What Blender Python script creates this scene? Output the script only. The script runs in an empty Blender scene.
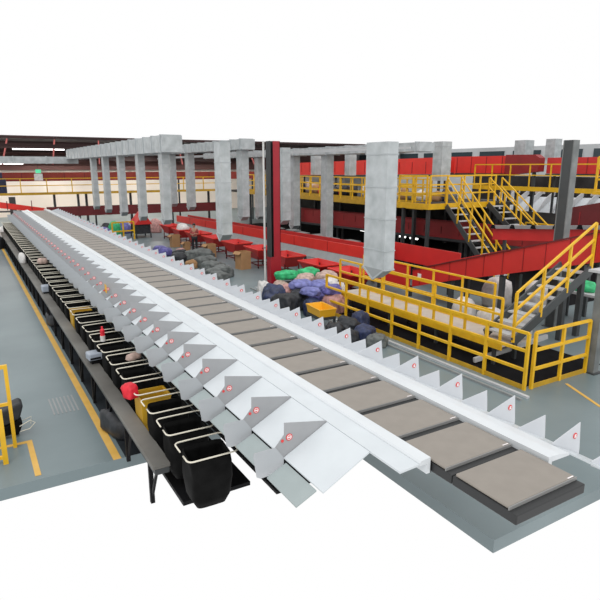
import bpy, math, random
from mathutils import Vector, Matrix, noise
random.seed(7)
S = bpy.context.scene
COL = S.collection

# ------------------------------------------------------------------ materials
def mat(name, color, rough=0.5, metal=0.0, var=0.0, scale=4.0, bump=0.0, emit=None, estr=0.0, color2=None, stretch=None, thr=None):
    m = bpy.data.materials.new(name); m.use_nodes = True
    nt = m.node_tree; b = nt.nodes['Principled BSDF']
    b.inputs['Roughness'].default_value = rough
    b.inputs['Metallic'].default_value = metal
    b.inputs['Base Color'].default_value = (*color, 1)
    if var > 0 or color2:
        tc = nt.nodes.new('ShaderNodeTexCoord'); nz = nt.nodes.new('ShaderNodeTexNoise')
        nz.inputs['Scale'].default_value = scale; nz.inputs['Detail'].default_value = 5
        src = tc.outputs['Object']
        if stretch:
            mp = nt.nodes.new('ShaderNodeMapping'); mp.inputs['Scale'].default_value = stretch
            nt.links.new(src, mp.inputs['Vector']); src = mp.outputs['Vector']
        nt.links.new(src, nz.inputs['Vector'])
        r = nt.nodes.new('ShaderNodeValToRGB')
        lo, hi = (0.32, 0.68) if thr is None else thr
        r.color_ramp.elements[0].position = lo; r.color_ramp.elements[1].position = hi
        c2 = color2 or tuple(min(1, c * (1 + var)) for c in color)
        c1 = color if color2 else tuple(c * (1 - var) for c in color)
        r.color_ramp.elements[0].color = (*c1, 1); r.color_ramp.elements[1].color = (*c2, 1)
        nt.links.new(nz.outputs['Fac'], r.inputs['Fac']); nt.links.new(r.outputs['Color'], b.inputs['Base Color'])
        if bump:
            bp = nt.nodes.new('ShaderNodeBump'); bp.inputs['Strength'].default_value = bump
            nt.links.new(nz.outputs['Fac'], bp.inputs['Height']); nt.links.new(bp.outputs['Normal'], b.inputs['Normal'])
    if emit:
        b.inputs['Emission Color'].default_value = (*emit, 1); b.inputs['Emission Strength'].default_value = estr
    return m

M = {}
M['floor'] = mat('floor_paint', (.135, .178, .188), .38, 0, .16, .35, color2=(.190, .240, .252))
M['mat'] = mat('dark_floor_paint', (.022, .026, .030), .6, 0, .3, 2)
M['pit_shade'] = mat('pit_and_shade_floor', (.008, .008, .009), .8, 0, .3, 2)
M['yellow_line'] = mat('yellow_floor_paint', (.62, .36, .06), .5, 0, .25, 3, color2=(.70, .42, .10))
M['yellow'] = mat('yellow_paint', (.76, .44, .012), .4, 0, .10, 3)
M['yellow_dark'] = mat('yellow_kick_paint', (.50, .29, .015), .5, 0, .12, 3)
M['white'] = mat('white_sheet', (.60, .64, .665), .42, 0, .04, 2)
M['lip'] = mat('white_lip', (.64, .67, .69), .38, 0, .03, 2)
M['whitefin'] = mat('white_fin', (.60, .62, .65), .45, 0, .03, 3)
M['greyfin'] = mat('grey_fin', (.36, .365, .375), .5, .15, .07, 3)  # left fins get a darker grey than the right fins
M['flap'] = mat('light_grey_flap', (.43, .45, .47), .5, 0, .05, 3)
M['green'] = mat('shaded_green_sheet', (.33, .38, .38), .5, 0, .05, 3)  # lower slide: shade of its steeper, sheltered lie put into the colour
M['belt'] = mat('taupe_belt', (.262, .235, .205), .6, 0, .05, 5)
M['carrier'] = mat('carrier_black', (.020, .021, .022), .5)
M['carrieredge'] = mat('carrier_grey_edge', (.25, .25, .245), .45)
M['dark'] = mat('dark_steel', (.040, .044, .046), .5, 0, .2, 3)
M['stringer'] = mat('charcoal_steel', (.050, .055, .056), .45, 0, .12, 3)
M['black'] = mat('black_plastic', (.010, .010, .011), .5)
M['sack'] = mat('black_sack', (.005, .005, .005), .7, 0, .5, 6, bump=.4)
M['ledge'] = mat('ledge_brown_grey', (.085, .080, .070), .55, 0, .35, .8, color2=(.17, .165, .15))
M['wire'] = mat('cream_wire', (.70, .66, .55), .4)
M['red'] = mat('red_paint', (.58, .024, .022), .42, 0, .08, 1.2)
M['brightred'] = mat('bright_red_paint', (.72, .03, .02), .45, 0, .08, 1.2)
M['darkred'] = mat('dark_red_paint', (.27, .014, .016), .5, 0, .15, 1.2)
M['dullred'] = mat('dull_red_paint', (.26, .030, .018), .55, 0, .2, 1.2)
M['maroon'] = mat('maroon_paint', (.13, .012, .014), .55, 0, .2, 1.2)
M['colred'] = mat('column_red', (.36, .012, .024), .4, 0, .1, 2)
M['seam'] = mat('seam_dark_red', (.25, .012, .012), .5)
M['duct'] = mat('galvanised_duct', (.36, .39, .395), .42, .25, .16, 3.0, color2=(.52, .55, .56))
M['ductrib'] = mat('duct_flange', (.42, .45, .46), .4, .2)
M['grille'] = mat('duct_grille', (.30, .32, .32), .5, .2)
M['grey'] = mat('mid_grey', (.26, .27, .27), .5, 0, .08, 3)
M['colgrey'] = mat('column_grey', (.13, .14, .14), .45, 0, .25, 2.5, color2=(.22, .23, .225))
M['light'] = mat('light_grey', (.50, .51, .52), .5, 0, .06, 3)
M['wall'] = mat('beige_wall', (.86, .76, .66), .7, 0, .06, .4)
M['wallp'] = mat('pale_wall', (.56, .58, .59), .6, 0, .08, .3)
M['ceil'] = mat('dark_ceiling', (.035, .012, .012), .7, 0, .4, .3)
M['beam'] = mat('brown_beam', (.035, .011, .010), .6, 0, .3, .5)
M['pink'] = mat('darkened_upper_wall', (.16, .065, .055), .6, 0, .15, .4)
M['glass'] = mat('dark_glass', (.05, .07, .08), .1)
M['tube'] = mat('lamp_tube', (.9, .9, .9), .5, emit=(1, .99, .96), estr=2.5)
M['card'] = mat('cardboard', (.40, .22, .10), .8, 0, .1, 3)
M['deck'] = mat('deck_plate', (.52, .47, .42), .6, 0, .1, 3)
M['deckdark'] = mat('dark_deck_plate', (.045, .043, .042), .6, 0, .3, 1)
M['labelred'] = mat('label_red', (.72, .05, .05), .5)
M['labelwhite'] = mat('label_white', (.85, .80, .80), .5)
M['skin'] = mat('skin', (.45, .24, .16), .6)
M['hair'] = mat('hair', (.010, .008, .007), .5)
M['cloth_dark'] = mat('cloth_dark', (.018, .018, .022), .8, 0, .3, 8)
M['cloth_red'] = mat('cloth_faded_red', (.38, .09, .08), .8, 0, .2, 6)
def bagmat(n, c, v=.35, s=7): return mat(n, c, .55, 0, v, s, bump=.5)
for k_ in ('sack', 'black', 'pit_shade', 'mat', 'deckdark'): M[k_].node_tree.nodes['Principled BSDF'].inputs['Specular IOR Level'].default_value = .08
M['b_green'] = bagmat('bag_green', (.03, .42, .16))
M['b_grey'] = bagmat('bag_grey', (.12, .13, .125))
M['b_dark'] = bagmat('bag_dark', (.020, .022, .026), .5)
M['b_navy'] = bagmat('bag_navy', (.025, .035, .085), .5)
M['b_violet'] = bagmat('bag_violet', (.16, .17, .40))
M['b_beige'] = bagmat('bag_beige', (.46, .33, .28))
M['b_white'] = bagmat('bag_white', (.62, .60, .58), .15)
M['b_purple'] = bagmat('bag_purple', (.12, .11, .34))
M['b_pink'] = bagmat('bag_pink', (.50, .26, .24))
M['tote'] = mat('yellow_tote', (.80, .42, .02), .4)
M['exit'] = mat('exit_green', (.10, .55, .30), .4, emit=(.1, .7, .35), estr=.6)
M['pipe'] = mat('white_pipe', (.62, .62, .60), .4)

# ------------------------------------------------------------------ mesh helpers
SPLIT = {'seam_flange', 'panel_seam', 'side_panel', 'web', 'rubber_foot', 'black_gap', 'label_symbol', 'outlet_rim', 'leg', 'post', 'flange', 'mirror', 'wheel', 'divider', 'flaps', 'foot'}
class MB:
    def __init__(s): s.c = []; s.v = []; s.f = []; s.mi = []; s.cur = 0
    def add(s, vs, fs):
        n = len(s.v); s.c.append((n, len(s.f))); s.v += [tuple(v) for v in vs]
        s.f += [tuple(i + n for i in f) for f in fs]; s.mi += [s.cur] * len(fs); return s
    def box(s, x0, x1, y0, y1, z0, z1, rot=None, piv=None):
        vs = [Vector((x, y, z)) for x in (x0, x1) for y in (y0, y1) for z in (z0, z1)]
        if rot is not None:
            pv = Vector(piv) if piv is not None else Vector(((x0 + x1) / 2, (y0 + y1) / 2, (z0 + z1) / 2))
            vs = [rot @ (v - pv) + pv for v in vs]
        return s.add(vs, [(0, 1, 3, 2), (4, 6, 7, 5), (0, 4, 5, 1), (2, 3, 7, 6), (0, 2, 6, 4), (1, 5, 7, 3)])
    def bar(s, a, b, w, h=None):           # square bar between two points
        h = h or w; a = Vector(a); b = Vector(b); d = (b - a).normalized()
        u = Vector((0, 0, 1)) if abs(d.z) < .95 else Vector((0, 1, 0))
        r = d.cross(u).normalized(); u = r.cross(d).normalized()
        vs = [p + r * sx * w / 2 + u * sz * h / 2 for p in (a, b) for sx, sz in ((-1, -1), (1, -1), (1, 1), (-1, 1))]
        return s.add(vs, [(0, 1, 2, 3), (7, 6, 5, 4), (0, 4, 5, 1), (1, 5, 6, 2), (2, 6, 7, 3), (3, 7, 4, 0)])
    def tube(s, pts, r, n=8, closed=False):
        pts = [Vector(p) for p in pts]; N = len(pts); rings = []
        prev = None
        for i, p in enumerate(pts):
            if closed: d = (pts[(i + 1) % N] - pts[i - 1])
            else: d = pts[min(i + 1, N - 1)] - pts[max(i - 1, 0)]
            d.normalize()
            if prev is None:
                u = Vector((0, 0, 1)) if abs(d.z) < .9 else Vector((1, 0, 0))
                a = d.cross(u).normalized()
            else:
                a = (prev - d * prev.dot(d)).normalized()
            prev = a; b = d.cross(a)
            rr = r[i] if isinstance(r, (list, tuple)) else r
            rings.append([p + (a * math.cos(2 * math.pi * k / n) + b * math.sin(2 * math.pi * k / n)) * rr for k in range(n)])
        vs = [v for g in rings for v in g]; fs = []
        for i in range(N if closed else N - 1):
            j = (i + 1) % N
            for k in range(n):
                l = (k + 1) % n; fs.append((i * n + k, i * n + l, j * n + l, j * n + k))
        if not closed: fs += [tuple(range(n))[::-1], tuple((N - 1) * n + k for k in range(n))]
        return s.add(vs, fs)
    def prism(s, poly, d):                # 3-D polygon extruded by vector d
        d = Vector(d); n = len(poly); P = [Vector(p) for p in poly]
        vs = P + [p + d for p in P]
        fs = [tuple(range(n))[::-1], tuple(range(n, 2 * n))] + [(i, (i + 1) % n, (i + 1) % n + n, i + n) for i in range(n)]
        return s.add(vs, fs)
    def disc(s, c, r, nrm, t=.006, n=20):
        nrm = Vector(nrm).normalized(); c = Vector(c)
        return s.tube([c, c + nrm * t], r, n)
    def build(s, name, m, parent=None, bev=0, smooth=False, seg=2):
        if name in SPLIT and len(s.c) > 1:
            for k, (a, fa) in enumerate(s.c):
                b, fb = s.c[k + 1] if k + 1 < len(s.c) else (len(s.v), len(s.f))
                q = MB(); q.add(s.v[a:b], [tuple(i - a for i in f) for f in s.f[fa:fb]]); o = q.build(name, m, parent, bev, smooth, seg)
            return o
        me = bpy.data.meshes.new(name); me.from_pydata(s.v, [], s.f); me.update()
        ms = m if isinstance(m, (list, tuple)) else [m]
        for q in ms: me.materials.append(q)
        for p, k in zip(me.polygons, s.mi): p.material_index = k; p.use_smooth = smooth
        import bmesh
        bm = bmesh.new(); bm.from_mesh(me); bmesh.ops.recalc_face_normals(bm, faces=bm.faces); bm.to_mesh(me); bm.free()
        o = bpy.data.objects.new(name, me); COL.objects.link(o)
        if parent: o.parent = parent
        if bev:
            b = o.modifiers.new('bevel', 'BEVEL'); b.width = bev; b.segments = seg; b.limit_method = 'ANGLE'
        return o

def tag(o, label=None, cat=None, group=None, kind=None):
    if label: o['label'] = label
    if cat: o['category'] = cat
    if group: o['group'] = group
    if kind: o['kind'] = kind
    return o
def thing(name, label, cat, loc=(0, 0, 0), group=None, rz=0):
    o = bpy.data.objects.new(name, None); COL.objects.link(o); o.empty_display_size = .2
    o.location = loc; o.rotation_euler = (0, 0, rz); return tag(o, label, cat, group)
def struct(name, mb, m, **k): return tag(mb.build(name, m, **k), kind='structure')
KIDS = {}
def copy_tree(o, parent=None):
    c = o.copy(); COL.objects.link(c)
    if parent: c.parent = parent
    for ch in list(o.children): copy_tree(ch, c)
    return c

# ------------------------------------------------------------------ the setting
mb = MB().box(-6, 3.6, 8.9, 62, -.2, 0).box(3.6, 5.5, 10, 62, -.2, 0).box(5.5, 44, 4.2, 62, -.2, 0); struct('floor', mb, M['floor'])
struct('wall_back', MB().box(-6, 44, 62, 62.3, 0, 7.0), M['wall'])
struct('wall_right', MB().box(44, 44.3, 10, 62, 0, 6.6), M['wallp'])
mb = MB()
for i in range(12):
    y = 13 + i * 3.9; mb.box(43.9, 43.995, y, y + 2.9, 5.55, 6.25)
struct('window_1', mb, M['glass'])
struct('ceiling', MB().box(-6, 44, 50, 62, 7.0, 7.2), M['ceil'])
struct('trim_1', MB().box(1.66, 1.79, 8.9, 40, .001, .006), M['yellow_line'])          # aisle line
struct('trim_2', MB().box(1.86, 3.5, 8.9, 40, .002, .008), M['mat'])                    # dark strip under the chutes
struct('trim_3', MB().box(.0, .56, 10.3, 10.39, .001, .006).box(.47, .56, 9.02, 10.3, .001, .006), M['yellow_line'])
struct('trim_4', MB().box(10.25, 13.2, 7.45, 20.5, .002, .008), M['pit_shade'])
struct('trim_7', MB().box(16.5, 40, 11.6, 44, .002, .008), M['pit_shade'])  # dark floor patch painted in for the shade under the mezzanine
# yellow floor marks by the fenced platform
mb = MB().bar((11.05, 6.55, .004), (9.98, 6.15, .004), .07, .006)
mb = MB().bar((11.3, 7.1, .004), (10.75, 5.95, .004), .07, .006).bar((10.75, 5.95, .004), (12.3, 5.75, .004), .07, .006)
struct('trim_5', mb, M['yellow_line'])

# ------------------------------------------------------------------ roof beams and lamps
for i, (y, z, h, m) in enumerate([(47, 6.15, .30, 'beam'), (50.5, 6.5, .28, 'beam'), (53.5, 6.0, .2, 'beam'), (57, 6.2, .45, 'beam'), (60, 5.4, .5, 'beam')]):
    b = MB().box(-5.5, 30, y - .12, y + .12, z, z + .05).box(-5.5, 30, y - .12, y + .12, z + h - .05, z + h).box(-5.5, 30, y - .03, y + .03, z + .05, z + h - .05)
    o = b.build('roof_beam', M[m]); tag(o, 'brown steel roof beam, number %s back from the front of the dark roof' % ['one', 'two', 'three', 'four', 'five'][i], 'beam')
    o['label'] = ['front brown roof beam just above the long flat duct', 'brown roof beam close behind the front one', 'thin low brown roof beam half way back under the roof', 'deepest brown roof beam near the back wall', 'low brown roof beam hung against the back wall'][i]
for i in range(9):
    a = -4 + i * 3.4
    o = MB().bar((a, 46.9, 5.0), (a + .7, 50, 6.9), .1).build('roof_brace', M['cloth_red'])
    tag(o, 'faded red diagonal brace under the dark roof', 'brace', 'diagonal roof braces')
def lamp(p, q, label, r=.05, group=None):
    t = thing('tube_lamp', label, 'lamp', p, group)
    d = Vector(q) - Vector(p)
    MB().bar((0, 0, r + .03), d + Vector((0, 0, r + .03)), .14, .05).build('housing', M['light'], t)
    MB().tube([(0, 0, 0), d], r, 8).build('tube', M['tube'], t)
for i, (x, y, z, l) in enumerate([(.8, 53, 6.65, 3.2), (7, 53, 6.6, 2.6), (-1, 55, 6.35, 3.0), (4.2, 55.4, 6.3, 4.2), (11, 55, 6.35, 3), (3, 58.5, 5.1, 2.2), (15, 56, 6.3, 3)]):
    lamp((x, y, z), (x + l, y, z), 'white tube lamp under the dark roof at the back of the hall', .07, 'tube lamps under the roof')
struct('trim_6', MB().box(-6, 43.9, 61.6, 61.98, 4.5, 6.95), M['pink'])                     # upper back wall, colour darkened to offset the roof lights

# ------------------------------------------------------------------ cross-belt sorter
ZB = 2.0; XL, XR = 3.66, 4.62; Y0, Y1 = 3.0, 41.5
s = thing('crossbelt_sorter', 'long straight belt sorter with taupe carriers between two white side lips', 'sorter', (4.1, Y0, 0))
def rel(mb, o): mb.v = [(x - o.location.x, y - o.location.y, z - o.location.z) for x, y, z in mb.v]; return mb
rel(MB().box(3.60, 4.70, Y0 + 2, Y1, 1.45, 1.86), s).build('sorter_frame', M['dark'], s)
lip = MB().prism([(3.255, Y0 + .6, 1.988), (3.50, Y0 + .6, 1.996), (3.50, Y0 + .6, 1.975), (3.255, Y0 + .6, 1.965)], (0, Y1 - Y0 - .6, 0))
rel(lip, s).build('apron', M['white'], s)
lip = MB().prism([(3.502, Y0 + .6, 2.0), (3.52, Y0 + .6, 2.02), (3.63, Y0 + .6, 2.03), (3.645, Y0 + .6, 2.03), (3.645, Y0 + .6, 1.86), (3.60, Y0 + .6, 1.86), (3.60, Y0 + .6, 1.97), (3.502, Y0 + .6, 1.97)], (0, Y1 - Y0 - .6, 0))
tag(rel(lip, s).build('side_lip', M['lip'], s), 'white left side lip')
lip = MB().prism([(4.635, Y0, 2.03), (4.66, Y0, 2.03), (4.80, Y0, 2.02), (4.97, Y0, 1.985), (4.97, Y0, 1.96), (4.69, Y0, 1.97), (4.69, Y0, 1.80), (4.635, Y0, 1.80)], (0, Y1 - Y0, 0))
tag(rel(lip, s).build('side_lip', M['lip'], s), 'white right side lip')
rel(MB().box(2.62, 3.56, 4.9, Y1, 1.24, 1.28), s).build('dark_backing', M['black'], s)  # added black sheet so the space under the chutes reads dark
rel(MB().box(3.646, 3.655, Y0 + .6, Y1, 1.86, 1.97).box(4.625, 4.634, Y0, Y1, 1.86, 1.95), s).build('black_gap', M['black'], s)
p = .735; nc = 0
y = 3.33 - p / 2
first = None
while y < Y1 - .8:
    ya, yb = y - p / 2 + .045, y + p / 2 - .045
    if first is None:
        # coordinates relative to carrier centre
        c = MB().box(-.475, .475, -p / 2 + .004, p / 2 - .004, -.13, -.035).build('carrier', M['carrier'], s, bev=.01)
        e = MB().box(-.47, .47, -p / 2 + .088, -p / 2 + .098, -.035, -.004).build('edge_strip', M['carrieredge'], c)
        b = MB().box(-.465, .465, -p / 2 + .100, p / 2 - .030, -.03, 0).build('cross_belt', M['belt'], c, bev=.012)
        k = MB().box(.36, .44, -p / 2 + .104, -p / 2 + .116, 0, .004).build('belt_mark', M['labelwhite'], c)
        first = c; cc = c
    else: cc = copy_tree(first, s)
    cc.location = (4.14 - s.location.x, y - s.location.y, 1.995); y += p; nc += 1
for i in range(20):
    yy = 10.4 + i * 1.9
    if yy > Y1: break
    rel(MB().box(3.72, 3.80, yy - .04, yy + .04, 0, 1.45).box(4.46, 4.54, yy - .04, yy + .04, 0, 1.45).box(3.80, 4.46, yy - .03, yy + .03, .5, .56), s).build('support_leg', M['dark'], s)

# ------------------------------------------------------------------ left chutes
PIT = .805; YA = 5.66
def chute_left():
    t = thing('sorting_chute', '', 'chute')
    # origin at lip edge on divider plane (x=3.25, y=Yn, z=0); slide runs from Yn to Yn-PIT
    MB().prism([(0, -.006, 1.985), (-.56, -.006, 1.70), (-.56, -.006, 1.685), (0, -.006, 1.965)], (0, -PIT + .018, 0)).build('slide', M['white'], t)
    MB().prism([(-.565, -.06, 1.665), (-.80, -.06, 1.56), (-.80, -.06, 1.545), (-.565, -.06, 1.65)], (0, -.62, 0)).build('lower_slide', M['green'], t)
    P = [(0, 1.998), (-.55, 2.107), (-.553, 1.967), (-.665, 1.843), (-.915, 1.843), (-.925, 1.80), (-.893, 1.564), (-.85, 1.535), (-.62, 1.544), (-.56, 1.63), (-.56, 1.67), (0, 1.955)]
    d = MB().prism([(x, 0, z) for x, z in P], (0, .006, 0)).build('divider_plate', M['greyfin'], t)
    Q = [(-.662, 1.846), (-.918, 1.846), (-.928, 1.80), (-.896, 1.560), (-.85, 1.531), (-.62, 1.540), (-.562, 1.63), (-.562, 1.70)]
    f = MB().prism([(x, -.004, z) for x, z in Q], (0, -.004, 0)).build('end_flap', M['flap'], t); f['label'] = 'light grey end flap'
    l = MB(); l.disc((-.49, -.001, 1.925), .040, (0, -1, 0), .004)
    lo = l.build('warning_label', M['labelred'], d); lo['label'] = 'round red and white warning label'
    w = MB(); w.tube([Vector((-.49 + .026 * math.cos(a), -.006, 1.925 + .026 * math.sin(a))) for a in [k * math.pi / 8 for k in range(16)]], .004, 4, True)
    w.box(-.510, -.470, -.008, -.005, 1.918, 1.932)
    w.build('label_symbol', M['labelwhite'], lo)
    MB().disc((-.575, -.001, 1.90), .018, (0, -1, 0), .005, 12).build('rivet', M['labelred'], d)
    MB().box(-.62, -.02, -.30, -.24, 1.50, 1.60).build('support_arm', M['black'], t)
    return t
proto = chute_left()
NCH = 44
LG = 'white chutes along the left side of the belt sorter'
for i in range(-1, NCH):
    o = proto if i == -1 else copy_tree(proto)
    o.location = (3.25, YA + i * PIT, 0)
    tag(o, 'white sloping chute with grey divider plate on the left side of the sorter', 'chute', LG)
sorting0 = proto

# yellow sticker on one chute far up
# ------------------------------------------------------------------ right chutes
def chute_right(first=False):
    t = thing('side_chute', '', 'chute')
    MB().prism([(0, -.006, 1.985), (.50, -.006, 1.74), (.50, -.006, 1.72), (0, -.006, 1.965)], (0, -.84 + .02, 0)).build('slide', M['white'], t)
    P = [(0, 2.0), (.46, 2.125), (.50, 1.80), (.50, 1.70), (0, 1.95)]
    d = MB().prism([(x, 0, z) for x, z in P], (0, .006, 0)).build('divider_plate', M['whitefin'], t)
    P = [(.02, 1.99), (.47, 2.035), (.50, 1.78), (.50, 1.68), (.02, 1.94)]
    MB().prism([(x, -.42, z) for x, z in P], (0, .006, 0)).build('middle_plate', M['whitefin'], t)
    l = MB(); l.disc((.385, -.001, 1.985), .034, (0, -1, 0), .004)
    lo = l.build('warning_label', M['labelred'], d); lo['label'] = 'round red and white warning label'
    w = MB().box(.368, .402, -.009, -.005, 1.965, 1.978).box(.372, .400, -.009, -.005, 1.990, 2.003).disc((.385, -.005, 1.985), .014, (0, -1, 0), .003, 10)
    w.build('label_symbol', M['labelwhite'], lo)
    return t
protoR = chute_right()
RG = 'white chutes along the right side of the belt sorter'
n = 0; yy = 3.20
while yy < 41:
    o = protoR if n == 0 else copy_tree(protoR)
    o.location = (4.975, yy, 0); tag(o, 'white chute with upright white plates on the right side of the sorter', 'chute', RG)
    yy += .845; n += 1
tag(MB().bar((5.2, 3.9, 1.3), (5.2, 41, 1.3), .12, .5).build('cable_tray', M['grey']), 'long grey tray running below the right hand chutes', 'cable tray')

# wire loops and sacks, left
def loop_left():
    t = thing('bag_hoop', '', 'bag hoop')
    pts = []
    def arc(cx, cy, a0, a1, r=.07, n=5):
        for k in range(n + 1):
            a = math.radians(a0 + (a1 - a0) * k / n); pts.append((cx + r * math.cos(a), cy + r * math.sin(a), 0))
    # rounded rectangle x -.33..-.0 -> from the chute side out and back, open at the outer side
    pts.append((-.62, -.02, 0)); arc(-.55, .17, 180, 90); arc(-.02, .17, 90, 0); arc(-.02, -.27, 0, -90); arc(-.55, -.27, -90, -180); pts.append((-.62, -.14, 0))
    MB().tube(pts, .011, 7).build('wire_loop', M['wire'], t, smooth=True)
    MB().tube([(.05, -.05, 0), (.22, -.05, .02), (.24, -.05, .2)], .011, 6).build('bracket', M['dark'], t)
    return t
def sack_left():
    m = MB(); X0, X1, Ya, Yb = -.57, -.0, -.30, .19
    N = 28; rings = []
    prof = [(1.0, -.03), (1.0, -.12), (.96, -.35), (.9, -.6), (.7, -.72)]
    cx, cy = (X0 + X1) / 2, (Ya + Yb) / 2; hx, hy = (X1 - X0) / 2, (Yb - Ya) / 2
    vs = []
    for inner in (1, 0):
        ps = prof if not inner else prof[::-1]
        for s_, z in ps:
            k_ = s_ * (0.97 if inner else 1.0)
            for i in range(N):
                a = 2 * math.pi * i / N; c_, q = math.cos(a), math.sin(a); e = .35
                x = cx + hx * k_ * math.copysign(abs(c_) ** e, c_); y = cy + hy * k_ * math.copysign(abs(q) ** e, q)
                x += .02 * math.sin(3 * a + z * 9) * (1 - abs(z + .05)); vs.append((x, y, z + (.01 if inner else 0)))
    R = len(prof) * 2; fs = []
    for r in range(R - 1):
        for i in range(N):
            j = (i + 1) % N; fs.append((r * N + i, r * N + j, (r + 1) * N + j, (r + 1) * N + i))
    fs += [tuple(range(N)), tuple((R - 1) * N + i for i in range(N))]
    m.add(vs, fs); return m.build('black_sack', M['sack'], smooth=True)
SKIP = (3, 11)
h0 = loop_left(); s0 = sack_left()
for i in range(0, NCH):
    y_ = 7.08 + (i - 1) * PIT
    h = h0 if i == 0 else copy_tree(h0); sk = s0 if i == 0 else s0.copy()
    if i and i not in SKIP: COL.objects.link(sk)
    h.location = (2.60, y_, 1.30 + random.uniform(-.008, .008)); h.rotation_euler = (0, 0, random.uniform(-.03, .03)); tag(h, 'cream wire bag hoop below the left chutes', 'bag hoop', 'cream wire hoops below the left chutes')
    sk.location = (2.60, y_, 1.27); sk.rotation_euler = h.rotation_euler; tag(sk, 'open black sack hanging in a wire hoop', 'sack', 'black sacks in the wire hoops')
# ledge
t = thing('packing_ledge', 'long dark brown grey ledge on black legs beside the left aisle', 'ledge', (1.9, 6.9, 0))
rel(MB().box(1.80, 2.06, 6.95, 40, .74, .80), t).build('ledge_top', M['ledge'], t, bev=.01)
rel(MB().box(1.83, 2.03, 6.95, 40, .66, .74), t).build('ledge_beam', M['dark'], t)
for i in range(24):
    yl = 7.35 + i * 1.38
    rel(MB().box(1.84, 1.90, yl - .03, yl + .03, 0.01, .66).bar((1.87, yl, .1), (1.87, yl - .3, .62), .035), t).build('leg', M['black'], t)
tag(MB().box(2.09, 3.10, 6.6, 37.9, .30, .36).build('lower_shelf', M['black']), 'long black low shelf beneath the hanging sacks', 'shelf')

# ------------------------------------------------------------------ items on the left ledge
def bin_obj(name, label, cat, x, y, z, sx, sy, sz, m, flare=1.12, rz=0):
    t = thing(name, label, cat, (x, y, z), rz=rz)
    b = MB(); w = .015
    def ring(k, zz, off=0): return [(sx / 2 * k - off) * a for a in (1, -1)], [(sy / 2 * k - off) * a for a in (1, -1)]
    o0 = [(-sx / 2, -sy / 2, 0), (sx / 2, -sy / 2, 0), (sx / 2, sy / 2, 0), (-sx / 2, sy / 2, 0)]
    o1 = [(a * flare, b_ * flare, sz) for a, b_, c in o0]
    i1 = [(a * (flare - .07), b_ * (flare - .07), sz) for a, b_, c in o0]
    i0 = [(a * .92, b_ * .92, .02) for a, b_, c in o0]
    vs = o0 + o1 + i1 + i0
    fs = [(3, 2, 1, 0)]
    for k in range(4):
        l = (k + 1) % 4
        fs += [(k, l, 4 + l, 4 + k), (4 + k, 4 + l, 8 + l, 8 + k), (8 + k, 8 + l, 12 + l, 12 + k)]
    fs += [(12, 13, 14, 15)]
    b.add(vs, fs).build('bin_body', m, t, bev=.006)
    r = MB(); q = [Vector(v) for v in o1]
    for k in range(4): r.bar(q[k], q[(k + 1) % 4], .025)
    r.build('rim', m, t)
    return t
bin_obj('yellow_bin', 'yellow bin among the wire hoops beside the red cloth', 'bin', 2.31, 8.63, .36, .46, .42, .80, M['yellow_dark'], 1.06)
bin_obj('yellow_bin', 'yellow brown bin further up among the hoops, under the yellow sticker', 'bin', 2.31, 15.08, .36, .46, .42, .80, M['yellow_dark'], 1.06)
t = thing('label_printer', 'small pale blue grey printer on the ledge', 'printer', (2.06, 11.75, .80), rz=.1)
M['printer'] = mat('printer_grey', (.34, .38, .44), .4)
MB().box(-.22, .20, -.14, .14, 0.08, .24).build('housing', M['printer'], t, bev=.03)
MB().box(-.16, .16, -.10, .10, 0, .08).build('base', M['black'], t)
MB().box(-.20, .02, -.146, -.14, .11, .15).build('paper_slot', M['black'], t)
t = thing('label_printer', 'small grey printer further up the ledge', 'printer', (2.06, 19.5, .80))
MB().box(-.20, .20, -.16, .16, 0.05, .26).build('housing', M['printer'], t, bev=.03)
MB().box(-.16, .16, -.12, .12, 0, .05).build('base', M['black'], t)
def blob(name, m, loc, size, rz=0, seed=0, amp=.18, parent=None, flat=.0, det=2):
    import bmesh
    bm = bmesh.new(); bmesh.ops.create_icosphere(bm, subdivisions=det + 1, radius=1)
    off = Vector((seed * 3.7, seed * 1.3, seed * 2.1))
    for v in bm.verts:
        n_ = noise.noise(v.co * 1.3 + off) + .5 * noise.noise(v.co * 3.1 + off) + .25 * noise.noise(v.co * 7 + off)
        n_ += .9 * (.5 - abs(noise.noise(v.co * 2.2 + off * 2))) * .6 + .35 * (.3 - abs(noise.noise(v.co * 5.5 + off)))
        v.co *= 1 + amp * n_
        v.co.x = math.copysign(abs(v.co.x) ** .7, v.co.x); v.co.y = math.copysign(abs(v.co.y) ** .7, v.co.y); v.co.z = math.copysign(abs(v.co.z) ** .8, v.co.z)
        if v.co.z < -.55: v.co.z = -.55 - (v.co.z + .55) * .05
        v.co.x *= size[0] / 2; v.co.y *= size[1] / 2; v.co.z = (v.co.z + .55) * size[2] / 1.5
    me = bpy.data.meshes.new(name); bm.to_mesh(me); bm.free(); me.materials.append(m)
    for p_ in me.polygons: p_.use_smooth = True
    o = bpy.data.objects.new(name, me); COL.objects.link(o); o.location = loc; o.rotation_euler = (0, 0, rz)
    if parent: o.parent = parent
    return o
M['redcloth'] = bagmat('red_cloth', (.70, .012, .03), .2)
tag(blob('red_cloth', M['redcloth'], (1.95, 8.60, 1.20), (.22, .26, .22), .3, 3, .35), 'crumpled bright red cloth hanging beside the ledge among the hoops', 'cloth')
t = thing('spray_bottle', 'red bottle with white base standing on the hoops right of the pale printer', 'bottle', (2.14, 11.5, 1.31))
MB().tube([(0, 0, 0), (0, 0, .12)], .05, 14).build('base', M['b_white'], t)
MB().tube([(0, 0, .12), (0, 0, .24), (0, 0, .27), (0, 0, .31)], [.045, .045, .02, .02], 14).build('bottle_body', M['redcloth'], t)
tag(blob('white_parcel', M['b_white'], (1.90, 26.4, .80), (.24, .8, .42), .1, 5, .1), 'rounded white parcel on the far part of the ledge', 'parcel')
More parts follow.
